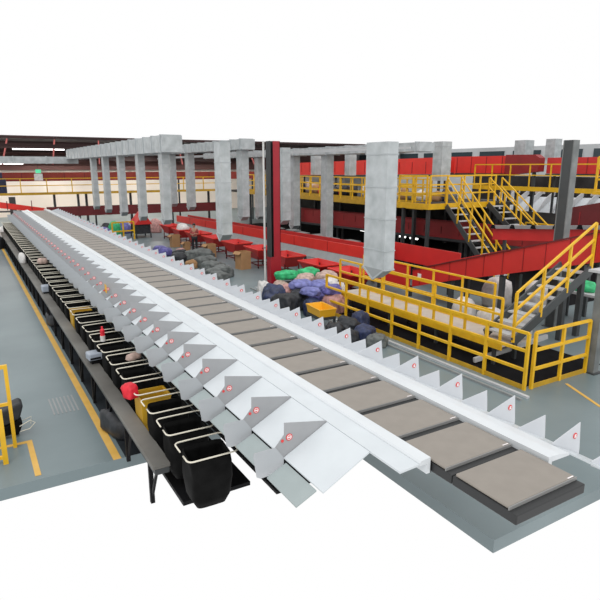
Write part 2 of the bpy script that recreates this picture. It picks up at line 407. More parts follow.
tag(blob('small_parcel', M['b_beige'], (2.3, 22.6, 1.29), (.35, .3, .2), .1, 6, .2), 'small pinkish parcel lying among the far hoops', 'parcel')
tag(blob('small_parcel', M['b_beige'], (2.4, 10.1, 1.31), (.3, .2, .10), .4, 8, .2), 'small cream parcel in a hoop right of the pale printer', 'parcel')
tag(blob('bin_liner', M['b_dark'], (1.96, 9.95, .01), (.42, .9, .40), .1, 9, .3), 'crumpled black bin liner on the floor under the ledge', 'bag')
tag(blob('bin_liner', M['b_dark'], (1.99, 18.4, .01), (.35, .8, .40), .1, 10, .3), 'small black bag under the far part of the ledge', 'bag')
tag(MB().box(2.695, 2.70, 13.52, 13.72, 1.86, 2.06).disc((2.694, 13.62, 1.96), .045, (-1, 0, 0), .003).build('yellow_sticker', M['tote']), 'square yellow sign clipped on a left chute divider', 'sign')

# ------------------------------------------------------------------ railings
def railing(name, label, A, B, h, rails, npost, w=.05, toe=.12, m='yellow', group=None, ends=(1, 1)):
    A = Vector(A); B = Vector(B)
    t = thing(name, label, 'railing', A, group); d = B - A
    for k in range(npost + 1):
        if k == 0 and not ends[0]: continue
        if k == npost and not ends[1]: continue
        p_ = d * k / npost
        MB().box(p_.x - w / 2, p_.x + w / 2, p_.y - w / 2, p_.y + w / 2, p_.z, p_.z + h).build('post', M[m], t)
    for r in rails:
        MB().bar((0, 0, r), d + Vector((0, 0, r)), w * .95).build('top_rail' if r == max(rails) else 'mid_rail', M[m], t)
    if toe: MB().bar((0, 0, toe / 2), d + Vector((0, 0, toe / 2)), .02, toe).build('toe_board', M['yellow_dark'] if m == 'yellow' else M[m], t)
    return t
railing('guard_railing', 'yellow three rail guard along the front of the dark platform bay', (10.15, 7.35, 0), (10.15, 15.25, 0), 1.30, (1.30, .90, .46), 7, .065, .11)
railing('guard_railing', 'short yellow guard rail side meeting the grey post at right', (10.35, 7.32, 0), (12.32, 7.32, 0), 1.30, (1.30, .90, .46), 2, .065, .11)
# parallel conduits on the floor beside the guard
tag(MB().box(9.80, 9.88, 7.0, 20, 0, .05).build('floor_conduit', M['light']), 'pale floor conduit nearest the yellow guard rail', 'conduit')
tag(MB().box(9.58, 9.63, 7.0, 20, 0, .05).build('floor_conduit', M['grey']), 'thin grey floor conduit left of the pale one', 'conduit')

# inner walkway
t = thing('walkway_platform', 'narrow walkway with pale deck and yellow edges inside the guard rail', 'walkway', (10.8, 8.5, 0))
rel(MB().box(10.82, 11.78, 8.55, 15.5, .54, .60), t).build('deck', M['deck'], t)
rel(MB().box(10.78, 10.82, 8.55, 15.5, .46, .66), t).build('edge_beam', M['yellow'], t)
rel(MB().box(11.78, 11.82, 9.35, 15.5, .42, .76), t).build('edge_beam', M['yellow'], t)
for k in range(4):
    rel(MB().box(10.86, 10.94, 8.8 + k * 2, 8.88 + k * 2, 0.01, .54).box(11.64, 11.72, 8.8 + k * 2, 8.88 + k * 2, 0.01, .54), t).build('leg', M['dark'], t)
railing('walkway_railing', 'yellow railing on the near edge of the pale walkway', (10.80, 8.62, .66), (10.80, 15.4, .66), 1.08, (1.08, .68, .36), 6, .055, 0)
railing('walkway_railing', 'yellow railing on the far edge of the pale walkway', (11.80, 9.7, .76), (11.80, 15.4, .76), 1.05, (1.05, .65, .32), 5, .05, 0)
tag(MB().bar((10.5, 9.1, .1), (12.9, 8.8, .42), .07, .12).build('pale_strut', M['light']), 'pale sloping strut low in the dark bay under the walkway', 'strut')

# lower stair rising to the right
def stair(name, label, A, B, wv, n, rail_h=1.1, near=True, far=True, smat='stringer', tmat='light', posts=3, rails=(1.1, .72, .36), tread_d=None):
    A = Vector(A); B = Vector(B); wv = Vector(wv)
    t = thing(name, label, 'stairs', A); d = B - A; run = Vector((d.x, d.y, 0)); rd = run.normalized()
    for k in (0, 1): MB().bar(wv * k, d + wv * k, .05, .24).build('stringer', M[smat], t)
    L = run.length; td = tread_d or L / n * .95
    wn = wv.normalized()
    for k in range(n):
        c = d * (k + .5) / n; a = c - rd * td / 2 + wn * .03; e = wv - wn * .06
        MB().prism([a, a + rd * td, a + rd * td + Vector((0, 0, .04)), a + Vector((0, 0, .04))], e).build('tread', M[tmat], t)
    for k, on in ((0, near), (1, far)):
        if not on: continue
        for r in rails:
            MB().bar(wv * k + Vector((0, 0, r)), d + wv * k + Vector((0, 0, r)), .05).build('handrail', M['yellow'], t)
        for q in range(posts + 1):
            p_ = d * (q / posts) + wv * k
            MB().box(p_.x - .03, p_.x + .03, p_.y - .03, p_.y + .03, p_.z, p_.z + max(rails)).build('rail_post', M['yellow'], t)
    return t
stair('platform_stairs', 'charcoal stairs with pale treads and yellow handrails rising to the right from the walkway', (11.0, 8.4, .68), (13.86, 8.4, 2.19), (0, .85, 0), 8, far=False, posts=3, rails=(1.22, .80, .40), tread_d=.27)
# near landing column and slab corner
t = thing('landing_post', 'dark grey square post at the right edge carrying the stair landing', 'post', (12.5, 7.25, 0))
MB().box(-.10, .10, -.10, .10, .02, 2.42).build('shaft', M['colgrey'], t)
MB().box(-.17, .17, -.17, .17, 0, .02).build('base_plate', M['dark'], t)
MB().box(-.14, .5, -.14, .3, 2.42, 2.48).build('landing_corner', M['light'], t)

# ------------------------------------------------------------------ long red conveyor
def ribs_y(mb, x, y0, y1, zf, step=.95, w=.03):
    y = y0
    while y < y1:
        mb.box(x - .03, x, y - w / 2, y + w / 2, zf(y)[0] + .01, zf(y)[1] - .01); y += step
t = thing('red_conveyor', 'long level red sided conveyor behind the row of red trolleys', 'conveyor', (14.4, 18, 0))
zt = lambda y: 1.56 - (y - 18.9) * .0165
zbm = lambda y: zt(y) - .47
ya, yb = 18.0, 42.0
b = MB().prism([(14.0, ya, zbm(ya)), (14.0, yb, zbm(yb)), (14.0, yb, zt(yb)), (14.0, ya, zt(ya))], (.06, 0, 0))
rel(b, t).build('side_panel', M['brightred'], t)
rel(MB().prism([(14.9, ya, zbm(ya)), (14.9, yb, zbm(yb)), (14.9, yb, zt(yb)), (14.9, ya, zt(ya))], (.06, 0, 0)), t).build('side_panel', M['red'], t)
b = MB()
yk = ya
while yk < yb: b.box(13.985, 14.0, yk, yk + .02, zbm(yk), zt(yk)); yk += 3
rel(b, t).build('panel_seam', M['seam'], t)
rel(MB().prism([(14.06, ya, 1.25), (14.06, yb, 1.0), (14.06, yb, 1.05), (14.06, ya, 1.30)], (.84, 0, 0)), t).build('belt', M['dark'], t)
rel(MB().prism([(14.0, ya, zbm(ya) - .01), (14.0, yb, zbm(yb) - .01), (13.72, yb, zbm(yb) - .27), (13.72, ya, zbm(ya) - .35)], (0, 0, -.03)), t).build('slide_skirt', M['grey'], t)
for k in range(9):
    yk = 18.6 + k * 2.8
    rel(MB().box(14.1, 14.2, yk, yk + .1, 0, .55).box(14.75, 14.85, yk, yk + .1, 0, .55).box(14.1, 14.85, yk, yk + .1, .55, .62), t).build('leg', M['dark'], t)

t = thing('inclined_conveyor', 'big red sided inclined conveyor climbing to the right behind the yellow stairs', 'conveyor', (14.5, 15, 0))
TP = [(15.3, 1.10), (13.5, 1.70), (11.45, 2.29), (9.18, 2.90), (8.2, 3.20)]
BT = [(8.2, 2.42), (9.1, 2.175), (11.4, 1.55), (13.4, 1.02), (15.3, .46)]
for x in (14.0, 15.0):
    o = rel(MB().prism([(x, y, z) for y, z in TP + BT], (.06, 0, 0)), t).build('side_panel', M['red'], t)
b = MB(); c = MB()
for k in range(10):
    y = 14.9 - k * .72; u = (15.3 - y) / 7.1; z1 = 1.10 + 2.1 * u + .03 * math.sin(u * 3); z0 = .46 + 1.96 * u
    b.box(13.985, 14.0, y, y + .018, z0 + .05, z1 - .02)
rel(b, t).build('panel_seam', M['darkred'], t)
rel(MB().bar((13.99, 15.3, 1.11), (13.99, 8.2, 3.22), .06, .04), t).build('top_flange', M['maroon'], t)
rel(MB().prism([(14.06, 15.3, .80), (14.06, 8.2, 2.85), (14.06, 8.2, 2.80), (14.06, 15.3, .75)], (.94, 0, 0)), t).build('belt', M['dark'], t)
rel(MB().box(13.97, 13.984, 14.82, 15.0, .86, 1.02), t).build('notice_plate', M['labelwhite'], t)
for yk, zk in ((9.2, 2.1), (11.3, 1.5), (13.4, .98)):
    rel(MB().box(14.06, 14.2, yk, yk + .14, 0, zk).box(14.84, 14.98, yk, yk + .14, 0, zk), t).build('leg', M['dark'], t)
t = thing('transfer_hopper', 'dark red box section joining the level and the inclined conveyors', 'hopper', (13.9, 15.4, 0))
rel(MB().box(13.86, 14.0, 15.42, 18.0, .42, 1.25).box(13.86, 15.0, 17.9, 17.98, .42, 1.25), t).build('side_panel', M['red'], t)
rel(MB().box(13.84, 13.86, 15.42, 18.0, 1.22, 1.27).box(13.84, 13.86, 16.8, 16.84, .42, 1.22), t).build('top_flange', M['brightred'], t)
rel(MB().box(14.2, 14.3, 15.6, 15.7, 0, .42).box(14.2, 14.3, 17.5, 17.6, 0, .42), t).build('leg', M['dark'], t)
t = thing('red_conveyor', 'upper red conveyor piece behind the bare top of the hopper', 'conveyor', (15.6, 14, 0))
rel(MB().box(15.45, 15.5, 14.4, 19.5, 1.0, 1.72), t).build('side_panel', M['red'], t)
rel(MB().box(15.55, 16.2, 14.4, 19.5, 1.3, 1.36), t).build('belt', M['dark'], t)
rel(MB().box(15.6, 15.7, 15, 15.1, 0, 1.3).box(15.6, 15.7, 19, 19.1, 0, 1.3), t).build('leg', M['dark'], t)

# conveyor behind: grey top rail with black feet over red side
t = thing('roller_conveyor', 'grey railed conveyor with black feet and red side behind the inclined one', 'conveyor', (17, 10, 0))
zc = lambda y: 2.50 + (14.9 - y) * .085
rel(MB().prism([(17, 9.6, zc(9.6)), (17, 14.3, zc(14.3)), (17, 14.3, zc(14.3) - .42), (17, 9.6, zc(9.6) - .42)], (.06, 0, 0)), t).build('side_panel', M['red'], t)
rel(MB().bar((16.96, 9.6, zc(9.6) + .06), (16.96, 14.3, zc(14.3) + .06), .14, .12), t).build('top_rail', M['grey'], t)
for k in range(6):
    yk = 9.8 + k * .86; rel(MB().prism([(16.86, yk, zc(yk)), (16.86, yk + .22, zc(yk)), (16.86, yk + .16, zc(yk) + .14), (16.86, yk + .06, zc(yk) + .14)], (.03, 0, 0)), t).build('rubber_foot', M['black'], t)
for yk in (10.4, 13.8):
    rel(MB().box(17.1, 17.2, yk, yk + .1, 0, zc(yk) - .42), t).build('leg', M['dark'], t)

# ------------------------------------------------------------------ columns
t = thing('building_column', 'dark steel column with red painted face in mid hall', 'column', (10.27, 19.3, 0))
MB().box(-.02, .02, -.15, .17, 0.02, 5.75).box(-.14, .14, .15, .17, .02, 5.75).build('shaft', M['dark'], t)
MB().box(-.03, .27, -.17, -.15, .02, 5.75).box(.25, .27, -.17, .17, .02, 5.75).build('red_face', M['colred'], t)
MB().box(-.16, -.13, -.17, .17, .02, 5.75).build('flange', M['dark'], t)
MB().box(-.25, .3, -.25, .25, 0, .02).build('base_plate', M['dark'], t)
MB().box(-.17, .28, -.18, .18, .02, 1.35).build('column_guard', M['colred'], t)
t = thing('drain_pipe', 'thin white vertical pipe just left of the red faced column', 'pipe', (9.95, 19.35, 0))
MB().tube([(0, 0, 0), (0, 0, 5.75)], .04, 10).build('pipe', M['pipe'], t)
MB().tube([(0, 0, 1.7), (0, 0, 1.76)], .055, 10).build('pipe_collar', M['grey'], t)
t = thing('building_column', 'tall grey steel column rising behind the inclined red conveyor', 'column', (15.3, 10.1, 0))
t.location = (15.2, 10.25, 0)
MB().box(-.13, .13, -.17, -.14, .02, 5.55).box(-.13, .13, .14, .17, .02, 5.55).build('flange', M['colgrey'], t)
MB().box(-.12, -.10, -.14, .14, .02, 5.55).build('web', M['stringer'], t)
MB().box(-.2, .2, -.22, .22, 0, .02).build('base_plate', M['dark'], t)
t = thing('building_column', 'dark column standing at the far left end of the sorter', 'column', (3.1, 44, 0))
t.location = (2.99, 44.5, 0)
MB().box(-.2, .2, -.2, .2, 0, 2.75).build('shaft', M['stringer'], t)

# ------------------------------------------------------------------ ducts
def drop(label, X, Y, zb, zt_, sx=.46, sy=.78, nozzle=True, seam=.62, group=None, name='drop_duct'):
    t = thing(name, label, 'duct', (X, Y, zb), group)
    H_ = zt_ - zb
    MB().box(-sx / 2, sx / 2, -sy / 2, sy / 2, 0, H_).build('duct_body', M['duct'], t)
    z = seam * .6; b = MB()
    while z < H_: b.box(-sx / 2 - .012, sx / 2 + .012, -sy / 2 - .012, sy / 2 + .012, z, z + .02); z += seam
    b.build('seam_flange', M['ductrib'], t)
    if nozzle:
        MB().prism([(-sx / 2, -sy / 2, 0), (-sx / 2, sy / 2, 0), (-sx / 2, 0, -.22)], (sx, 0, 0)).build('outlet', M['grille'], t)
        MB().bar((-sx / 2 - .01, -sy / 2, 0), (-sx / 2 - .01, 0, -.23), .03).bar((-sx / 2 - .01, sy / 2, 0), (-sx / 2 - .01, 0, -.23), .03).bar((sx / 2, -sy / 2 - .01, 0), (-sx / 2, -sy / 2 - .01, 0), .03).build('outlet_rim', M['ductrib'], t)
    return t
drop('largest and nearest square galvanised duct hanging over the yellow guard rail', 7.14, 8.83, 2.80, 5.27, .26, .66)
drop('wide galvanised duct hanging left of the red faced column', 7.17, 16.78, 2.70, 5.55, .33, .52)
names = ['galvanised duct drop just left of the person, fifth from the far left', 'fourth galvanised drop of the long row from the far left', 'third galvanised drop of the long row from the far left', 'second galvanised drop of the long row from the far left', 'farthest left drop of the long duct row']
for (yy, z_, nm) in zip([22.75, 26.3, 29.9, 33.5, 36.8], [2.70, 2.58, 2.54, 2.46, 2.44], names):
    drop(nm, 7.17, yy, z_, 5.35, .30, .5)
def header(name, label, boxes, step=1.2, m='duct'):
    t = thing(name, label, 'duct', (boxes[0][0], boxes[0][2], 0))
    for (x0, x1, y0, y1, z0, z1) in boxes:
        rel(MB().box(x0, x1, y0, y1, z0, z1), t).build('duct_body', M[m], t)
        b = MB()
        if y1 - y0 > x1 - x0:
            y = y0 + .2
            while y < y1: b.box(x0 - .03, x1 + .03, y, y + .05, z0 - .03, z1 + .03); y += step
        else:
            x = x0 + .2
            while x < x1: b.box(x, x + .05, y0 - .03, y1 + .03, z0 - .03, z1 + .03); x += step * 1.8
        rel(b, t).build('seam_flange', M['ductrib'], t)
header('main_duct', 'main galvanised duct running back over the sorter and turning left', [(6.85, 7.65, 21.8, 44.6, 5.36, 6.0), (-5.5, 7.65, 44.6, 45.2, 5.04, 5.52)])
header('branch_duct', 'second galvanised header duct above the red trolleys', [(11.7, 12.4, 25.0, 42, 5.62, 6.1)], 1.1)
header('branch_duct', 'third flat header duct above the red conveyors', [(15.6, 16.4, 17.0, 40, 5.40, 5.75)], 1.6)
for i, (yy, z_, g) in enumerate([(36.6, 2.45, 'farthest drop of the second duct row'), (33.2, 2.45, 'second farthest drop of the second duct row'), (25.7, 2.4, 'grey duct drop left of the red faced column, second row'), (21.6, 2.55, 'duct drop right beside the red faced column')]):
    drop(g, 12.05, yy, z_, 5.6, .38, .62)
for i, (px_, yy, z_, g) in enumerate([(16, 31.7, 1.8, 'shadowed duct drop close left of the red faced column'), (16, 27.4, 1.6, 'narrow duct drop ending at the long red conveyor top edge'), (16, 24.1, 1.3, 'dull galvanised duct drop standing alone in front of the yellow walkway railing')]):
    drop(g, px_, yy, z_, 5.39, .40, .55)
for i, (yy, z_, g, w) in enumerate([(32.1, 4.3, 'short duct drop ending above the yellow walkway, left one', .5), (28.2, 4.3, 'short duct drop ending above the yellow walkway, middle one', .5), (20.6, 4.15, 'short wide duct drop above the yellow stair landing', .62)]):
    drop(g, 20.4, yy, z_, 6.0, w, w, False)
drop('pale short duct at top right left of the grey column', 34, 26.5, 5.2, 6.6, .9, .9, False)
drop('pale short duct at top right, nearer the red band end', 34, 24.2, 5.2, 6.6, .7, .7, False)
for k, zz in enumerate((5.95, 5.80)):
    tag(MB().bar((12.9 + k, 14.5 + 2 * k, 5.42 + .12 * k), (13.4 + k, 44, 5.42 + .12 * k), .06).build('ceiling_pipe', M['light']), ['lower thin pale pipe run under the roof', 'upper thin pale pipe run under the roof'][k], 'pipe')

# ------------------------------------------------------------------ mezzanine in the middle distance
t = thing('mezzanine_floor', 'dark steel mezzanine floor behind the yellow railings', 'mezzanine', (20, 20, 0))
rel(MB().box(20.0, 27.0, 21.3, 46, 2.72, 2.88), t).build('deck', M['deckdark'], t)
rel(MB().box(19.96, 20.0, 21.3, 42, 2.68, 2.92), t).build('edge_beam', M['yellow_dark'], t)
for k in range(6):
    rel(MB().box(20.04, 20.2, 22 + k * 3.9, 22.16 + k * 3.9, 0, 2.72), t).build('post', M['dark'], t)
    rel(MB().box(26.3, 26.5, 22 + k * 3.9, 22.2 + k * 3.9, 0, 2.72), t).build('post', M['dark'], t)
railing('mezzanine_railing', 'long yellow railing on the front edge of the dark mezzanine', (20.0, 21.4, 2.92), (20.0, 41.8, 2.92), 1.28, (1.28, .85, .45), 17, .07, .16)
railing('mezzanine_railing', 'second yellow railing further back on the dark mezzanine', (21.6, 21.4, 2.88), (21.6, 41.8, 2.88), 1.28, (1.28, .85, .45), 17, .06, .1)
# red line conveyors
def redline(label, x, y0, y1, z0, z1, m='red', w=.8, seam=1.2, legs=None, name='red_conveyor', z0b=None, z1b=None):
    t = thing(name, label, 'conveyor', (x, y0, 0)); L = y1 - y0
    z0b = z0 if z0b is None else z0b; z1b = z1 if z1b is None else z1b
    for k in (0, 1):
        MB().prism([(w * k, 0, z0), (w * k, L, z0b), (w * k, L, z1b), (w * k, 0, z1)], (.05, 0, 0)).build('side_panel', M[m], t)
    MB().box(.06, w - .01, .02, L, (z0 + z0b) / 2 + .15, (z0 + z0b) / 2 + .2).build('belt', M['dark'], t)
    b = MB(); y = .3
    while y < L: b.box(-.02, 0, y, y + .04, max(z0, z0b) + .02, min(z1, z1b) - .02); y += seam
    b.build('panel_seam', M['darkred'] if m != 'darkred' else M['maroon'], t)
    MB().prism([(-.06, 0, z0 - .13), (-.06, L, z0b - .13), (-.06, L, z0b - .01), (-.06, 0, z0 - .01)], (w + .1, 0, 0)).build('bottom_beam', M['dark'], t)
    if legs is not None:
        for q in range(max(2, int(L / 4))):
            yy = .5 + q * (L - 1) / (max(2, int(L / 4)) - 1); MB().box(.1, .2, yy, yy + .1, legs, z0 - .14 + (z0b - z0) * yy / L).box(w - .2, w - .1, yy, yy + .1, legs, z0 - .14 + (z0b - z0) * yy / L).build('leg', M['dark'], t)
    return t
redline('dark red conveyor running under the yellow mezzanine railing', 20.35, 12.8, 35.5, 1.53, 2.27, 'darkred', w=.7, legs=0, z0b=1.03, z1b=1.93)
redline('bright red conveyor high up behind the yellow mezzanine railing', 24.0, 24.0, 41.0, 4.40, 5.35, 'brightred', legs=2.88, z0b=4.15, z1b=5.12)
redline('high red conveyor ending in a dark red block at upper right', 28.0, 22.95, 29, 4.42, 5.45, 'brightred', legs=0)
redline('high pinkish red conveyor right of the dark red block', 28.1, 14.0, 20.3, 4.45, 5.30, 'red', legs=0)
t = thing('drive_cover', 'dark red boxy cover at the end of the high red conveyor', 'machine cover', (27.8, 20.6, 0))
MB().prism([(0, 0, 4.55), (0, 2.3, 4.3), (0, 2.3, 5.5), (0, .3, 5.48), (0, 0, 5.3)], (.5, 0, 0)).build('cover', M['darkred'], t)
for q in (.3, 1.9): MB().box(.1, .25, q, q + .15, 0, 4.5).build('leg', M['dark'], t)
redline('deep maroon conveyor running low behind the grey column', 21.4, 12.2, 14.8, 2.1, 3.6, 'maroon', legs=0, z0b=2.0, z1b=3.05)

# stair landing and stairs
t = thing('stair_landing', 'yellow edged stair landing in front of the mezzanine', 'landing', (18.2, 19, 0))
rel(MB().box(18.2, 22.6, 19.04, 21.2, 3.0, 3.08), t).build('deck', M['deckdark'], t)
rel(MB().box(18.2, 22.6, 19.0, 19.04, 2.90, 3.16), t).build('edge_beam', M['yellow'], t)
rel(MB().box(18.16, 18.2, 19.0, 21.2, 2.90, 3.16), t).build('edge_beam', M['yellow'], t)
for (a, b_) in ((18.35, 19.2), (22.4, 19.2), (18.35, 20.9), (22.4, 20.9)):
    rel(MB().box(a - .07, a + .07, b_ - .07, b_ + .07, 0, 3.0), t).build('leg', M['dark'], t)
railing('landing_railing', 'yellow railing on the front of the stair landing', (18.25, 19.05, 3.16), (22.55, 19.05, 3.16), 1.25, (1.25, .85, .45), 4, .07, 0)
railing('landing_railing', 'yellow railing on the left end of the stair landing', (18.2, 19.2, 3.16), (18.2, 21.1, 3.16), 1.25, (1.25, .85, .45), 2, .07, 0)
railing('landing_railing', 'yellow railing on the back of the stair landing', (18.3, 21.2, 3.08), (22.5, 21.2, 3.08), 1.25, (1.25, .85, .45), 4, .06, 0)
stair('mezzanine_stairs', 'steep yellow railed stairs descending from the landing towards the red conveyor', (19.2, 15.9, .05), (19.2, 18.95, 3.05), (.9, 0, 0), 11, posts=4, rails=(1.25, .8))
stair('mezzanine_stairs', 'second yellow railed stairs descending beside the right end of the landing', (22.0, 15.0, .05), (22.0, 18.95, 3.05), (.9, 0, 0), 11, posts=4, rails=(1.25, .8))
railing('low_railing', 'short low yellow railing behind the foot of the second stairs', (23.2, 15.2, 1.0), (23.2, 17.6, 1.0), 1.2, (1.2, .6), 3, .06, 0)
t = thing('low_platform', 'small dark platform under the short low yellow railing', 'platform', (23.5, 16.4, 0))
MB().box(-.4, .8, -1.3, 1.3, .9, 1.0).build('deck', M['deckdark'], t)
for a in (-.3, .6):
    for q in (-1.1, 1.1): MB().box(a, a + .1, q - .05, q + .05, 0, .9).build('leg', M['dark'], t)

# right hand gantry walkway
t = thing('gantry_walkway', 'long thin gantry walkway with yellow edge at upper right', 'walkway', (27, 14, 0))
rel(MB().box(27.0, 27.7, 14.0, 24.5, 3.55, 3.65), t).build('deck', M['deckdark'], t)
rel(MB().box(26.95, 27.0, 14.0, 24.5, 3.50, 3.74), t).build('edge_beam', M['yellow'], t)
for q in (15, 18.2, 21.5, 24.2): rel(MB().box(27.3, 27.45, q, q + .15, 0, 3.55), t).build('leg', M['dark'], t)
railing('gantry_railing', 'low yellow railing along the gantry walkway at upper right', (26.97, 14.0, 3.74), (26.97, 24.4, 3.74), 1.2, (1.2, .62), 8, .06, 0)
railing('gantry_railing', 'taller yellow railing at the near end of the gantry at far right', (25.3, 14.0, 3.74), (25.3, 15.6, 3.74), 1.5, (1.5, 1.0, .5), 2, .09, 0)
t = thing('gantry_end_platform', 'small yellow edged platform at the far right end of the gantry', 'platform', (25.3, 14, 0))
MB().box(-.05, 1.6, -.1, 1.7, 3.55, 3.70 - .001).build('deck', M['yellow'], t)
MB().box(.4, .6, .6, .8, 0, 3.55).build('leg', M['colgrey'], t)

# white chute machine seen under the gantry
t = thing('far_sorter', 'pale sloping chute bank of another sorter under the gantry', 'sorter', (30, 17, 0))
rel(MB().prism([(29.2, 17, 1.75), (29.2, 26, 1.55), (31.2, 26, 2.85), (31.2, 17, 3.05)], (0, 0, .06)), t).build('slide_bed', M['white'], t)
for k in range(10):
    y = 17.1 + k * .93
    rel(MB().prism([(29.3, y, 1.84), (31.2, y, 3.12), (31.2, y, 3.42), (30.4, y, 3.0)], (0, .05, 0)), t).build('divider', M['light'], t)
    rel(MB().box(31.25, 31.5, y, y + .55, 3.15, 3.5), t).build('tray', M['dark'] if k % 2 else M['b_white'], t)
rel(MB().box(29.4, 29.6, 17, 26, .9, 1.45), t).build('lower_beam', M['dark'], t)
for q in (17.5, 21.5, 25.5): rel(MB().box(30.8, 30.95, q, q + .15, 0, 2.55), t).build('leg', M['dark'], t)

t = thing('shade_backdrop', 'added dark shade panel behind the pale chute bank under the gantry', 'backdrop', (33, 16, 0))  # added panel that darkens the bright background behind the chute bank
MB().box(.0, .1, -4, 14, 0, 4.2).build('panel', M['deckdark'], t)
MB().box(-.03, 0, -4, 14, 2.4, 2.5).build('rail', M['grey'], t)
# under mezzanine: dark partition and lamps
t = thing('shade_backdrop', 'long added dark partition far under the mezzanine', 'backdrop', (26.9, 20, 0))  # added panel blocking the bright background so this space stays dark
MB().box(.0, .1, -8, 26, 0, 2.4).build('panel', M['deckdark'], t)
MB().box(-.02, 0, -8, 26, 1.1, 1.16).build('rail', M['grey'], t)
for (y, l) in ((31.8, 1.3), (30.2, .8), (22.9, .6), (23.9, .7), (27.2, .9)):
    lamp((21.2, y, .95), (21.2, y + l, .95), 'small bright tube lamp in the dark space under the mezzanine', .05, 'tube lamps under the mezzanine')
for i in range(9):
    yy = 20.3 + i * 1.6
    t = thing('work_table', 'dim grey work table under the mezzanine', 'table', (18.0 + (i % 2) * .3, yy, 0), 'work tables under the mezzanine')
    MB().box(-.3, .3, -.5, .5, .78, .82).build('table_top', M['grey'], t)
    for a in (-.26, .26):
        for q in (-.45, .45): MB().box(a - .02, a + .02, q - .02, q + .02, 0, .78).build('leg', M['dark'], t)
random.seed(5)
cols = ['b_beige', 'b_white', 'b_dark', 'card', 'b_grey', 'redcloth', 'b_navy']
for i in range(26):
    yy = 21.8 + i * .76; c = cols[random.randrange(7)]
    o = blob('parcel', M[c], (22.6 + random.uniform(-.3, .5), yy, 2.885), (.5, .6, .45 + random.random() * .4), random.random() * 3, i + 30, .2, det=1)
    tag(o, 'wrapped parcel on the mezzanine floor behind the yellow railings', 'parcel', 'parcels on the mezzanine floor')

# ------------------------------------------------------------------ left and back structures
def lineX(label, x0, x1, y, z0, z1, m, name='red_conveyor', w=.8, legs=0, za=None, zb_=None, cat='conveyor'):
    t = thing(name, label, cat, (x0, y, 0)); L = x1 - x0
    za = z0 if za is None else za; zb_ = z1 if zb_ is None else zb_
    for k in (0, 1): MB().prism([(0, w * k, z0), (L, w * k, za), (L, w * k, zb_), (0, w * k, z1)], (0, .05, 0)).build('side_panel', M[m], t)
    b = MB(); x = .5
    while x < L: b.box(x, x + .05, -.02, 0, max(z0, za) + .02, min(z1, zb_) - .02); x += 1.5
    b.build('panel_seam', M['maroon'], t)
    MB().box(.02, L - .02, .06, w - .01, min(z0, za) + .1, min(z0, za) + .16).build('belt', M['dark'], t)
    n_ = max(2, int(L / 5))
    for q in range(n_):
        x = .4 + q * (L - 1) / (n_ - 1); MB().box(x, x + .12, w * .4, w * .4 + .12, legs, min(z0, za)).build('leg', M['dark'], t)
    return t
t = thing('back_walkway', 'yellow edged overhead walkway crossing the back of the hall', 'walkway', (-5, 45.5, 0))
rel(MB().box(-5, 19.5, 45.55, 47.0, 2.80, 2.92), t).build('deck', M['deckdark'], t)
rel(MB().box(-5, 19.5, 45.50, 45.55, 2.80, 2.98), t).build('edge_beam', M['yellow_dark'], t)
for q in (-3, 5.9, 7.6, 8.2, 11.6, 15.0, 18.3): rel(MB().box(q, q + .16, 46.2, 46.36, 0, 2.8), t).build('post', M['dark'], t)
railing('back_railing', 'thin yellow railing on the walkway crossing the back', (-5, 45.52, 2.98), (19.4, 45.52, 2.98), 1.0, (1.0, .5), 14, .06, 0)
lineX('red conveyor above the walkway at the back left', -5.5, 24, 47.6, 3.75, 4.4, 'dullred', legs=0)
lineX('maroon conveyor crossing low behind the end of the sorter', 5.2, 19, 44.0, 1.30, 1.95, 'maroon', legs=0, za=1.25, zb_=1.9)
lineX('bright red chute dropping to the far end of the sorter', -1.0, 4.9, 42.6, 2.55, 3.05, 'brightred', legs=0, za=1.72, zb_=1.98)
# far left clutter
t = thing('exit_sign', 'small green and white hanging exit sign above the back walkway', 'sign', (4.9, 45.0, 3.85))
MB().box(-.28, .28, -.03, .03, 0, .48).build('white_box', M['b_white'], t)
MB().box(-.16, .2, -.03, .03, .52, .78).build('green_panel', M['exit'], t)
MB().tube([(0, 0, .78), (0, 0, 1.2)], .015, 6).build('hanger', M['dark'], t)
t = thing('dark_machine', 'dark blue black machine on the walkway at the far left edge', 'machine', (2.35, 46.4, 2.92))
MB().box(-.6, .5, -.3, .3, 0, 1.1).box(-.5, .3, -.25, .25, 1.1, 1.5).build('cabinet', M['b_navy'], t, bev=.03)
railing('aisle_railing', 'short yellow railing at the far end of the left aisle', (0.9, 38.6, 0), (1.7, 40.2, 0), 1.1, (1.1, .6), 4, .07, 0)
railing('aisle_railing', 'yellow railing crossing the far end of the left aisle', (-1.0, 40.4, 0), (1.5, 40.9, 0), 1.1, (1.1, .6), 4, .07, 0)
for i, (x, y, c, sz) in enumerate([(2.2, 42.6, 'b_white', .9), (1.2, 42.3, 'b_pink', .7), (3.0, 43.2, 'b_dark', .8), (.9, 43.5, 'b_white', 1.0), (1.5, 38.0, 'b_dark', .7)]):
    tag(blob('far_bag', M[c], (x, y, 0), (sz, sz, sz), i, i + 70, .2), ['white bag by the far end of the left aisle', 'pink bag by the far yellow railing', 'black bag behind the far yellow railing', 'large white bag beyond the far yellow railing', 'black bag at the far left aisle edge'][i], 'bag')

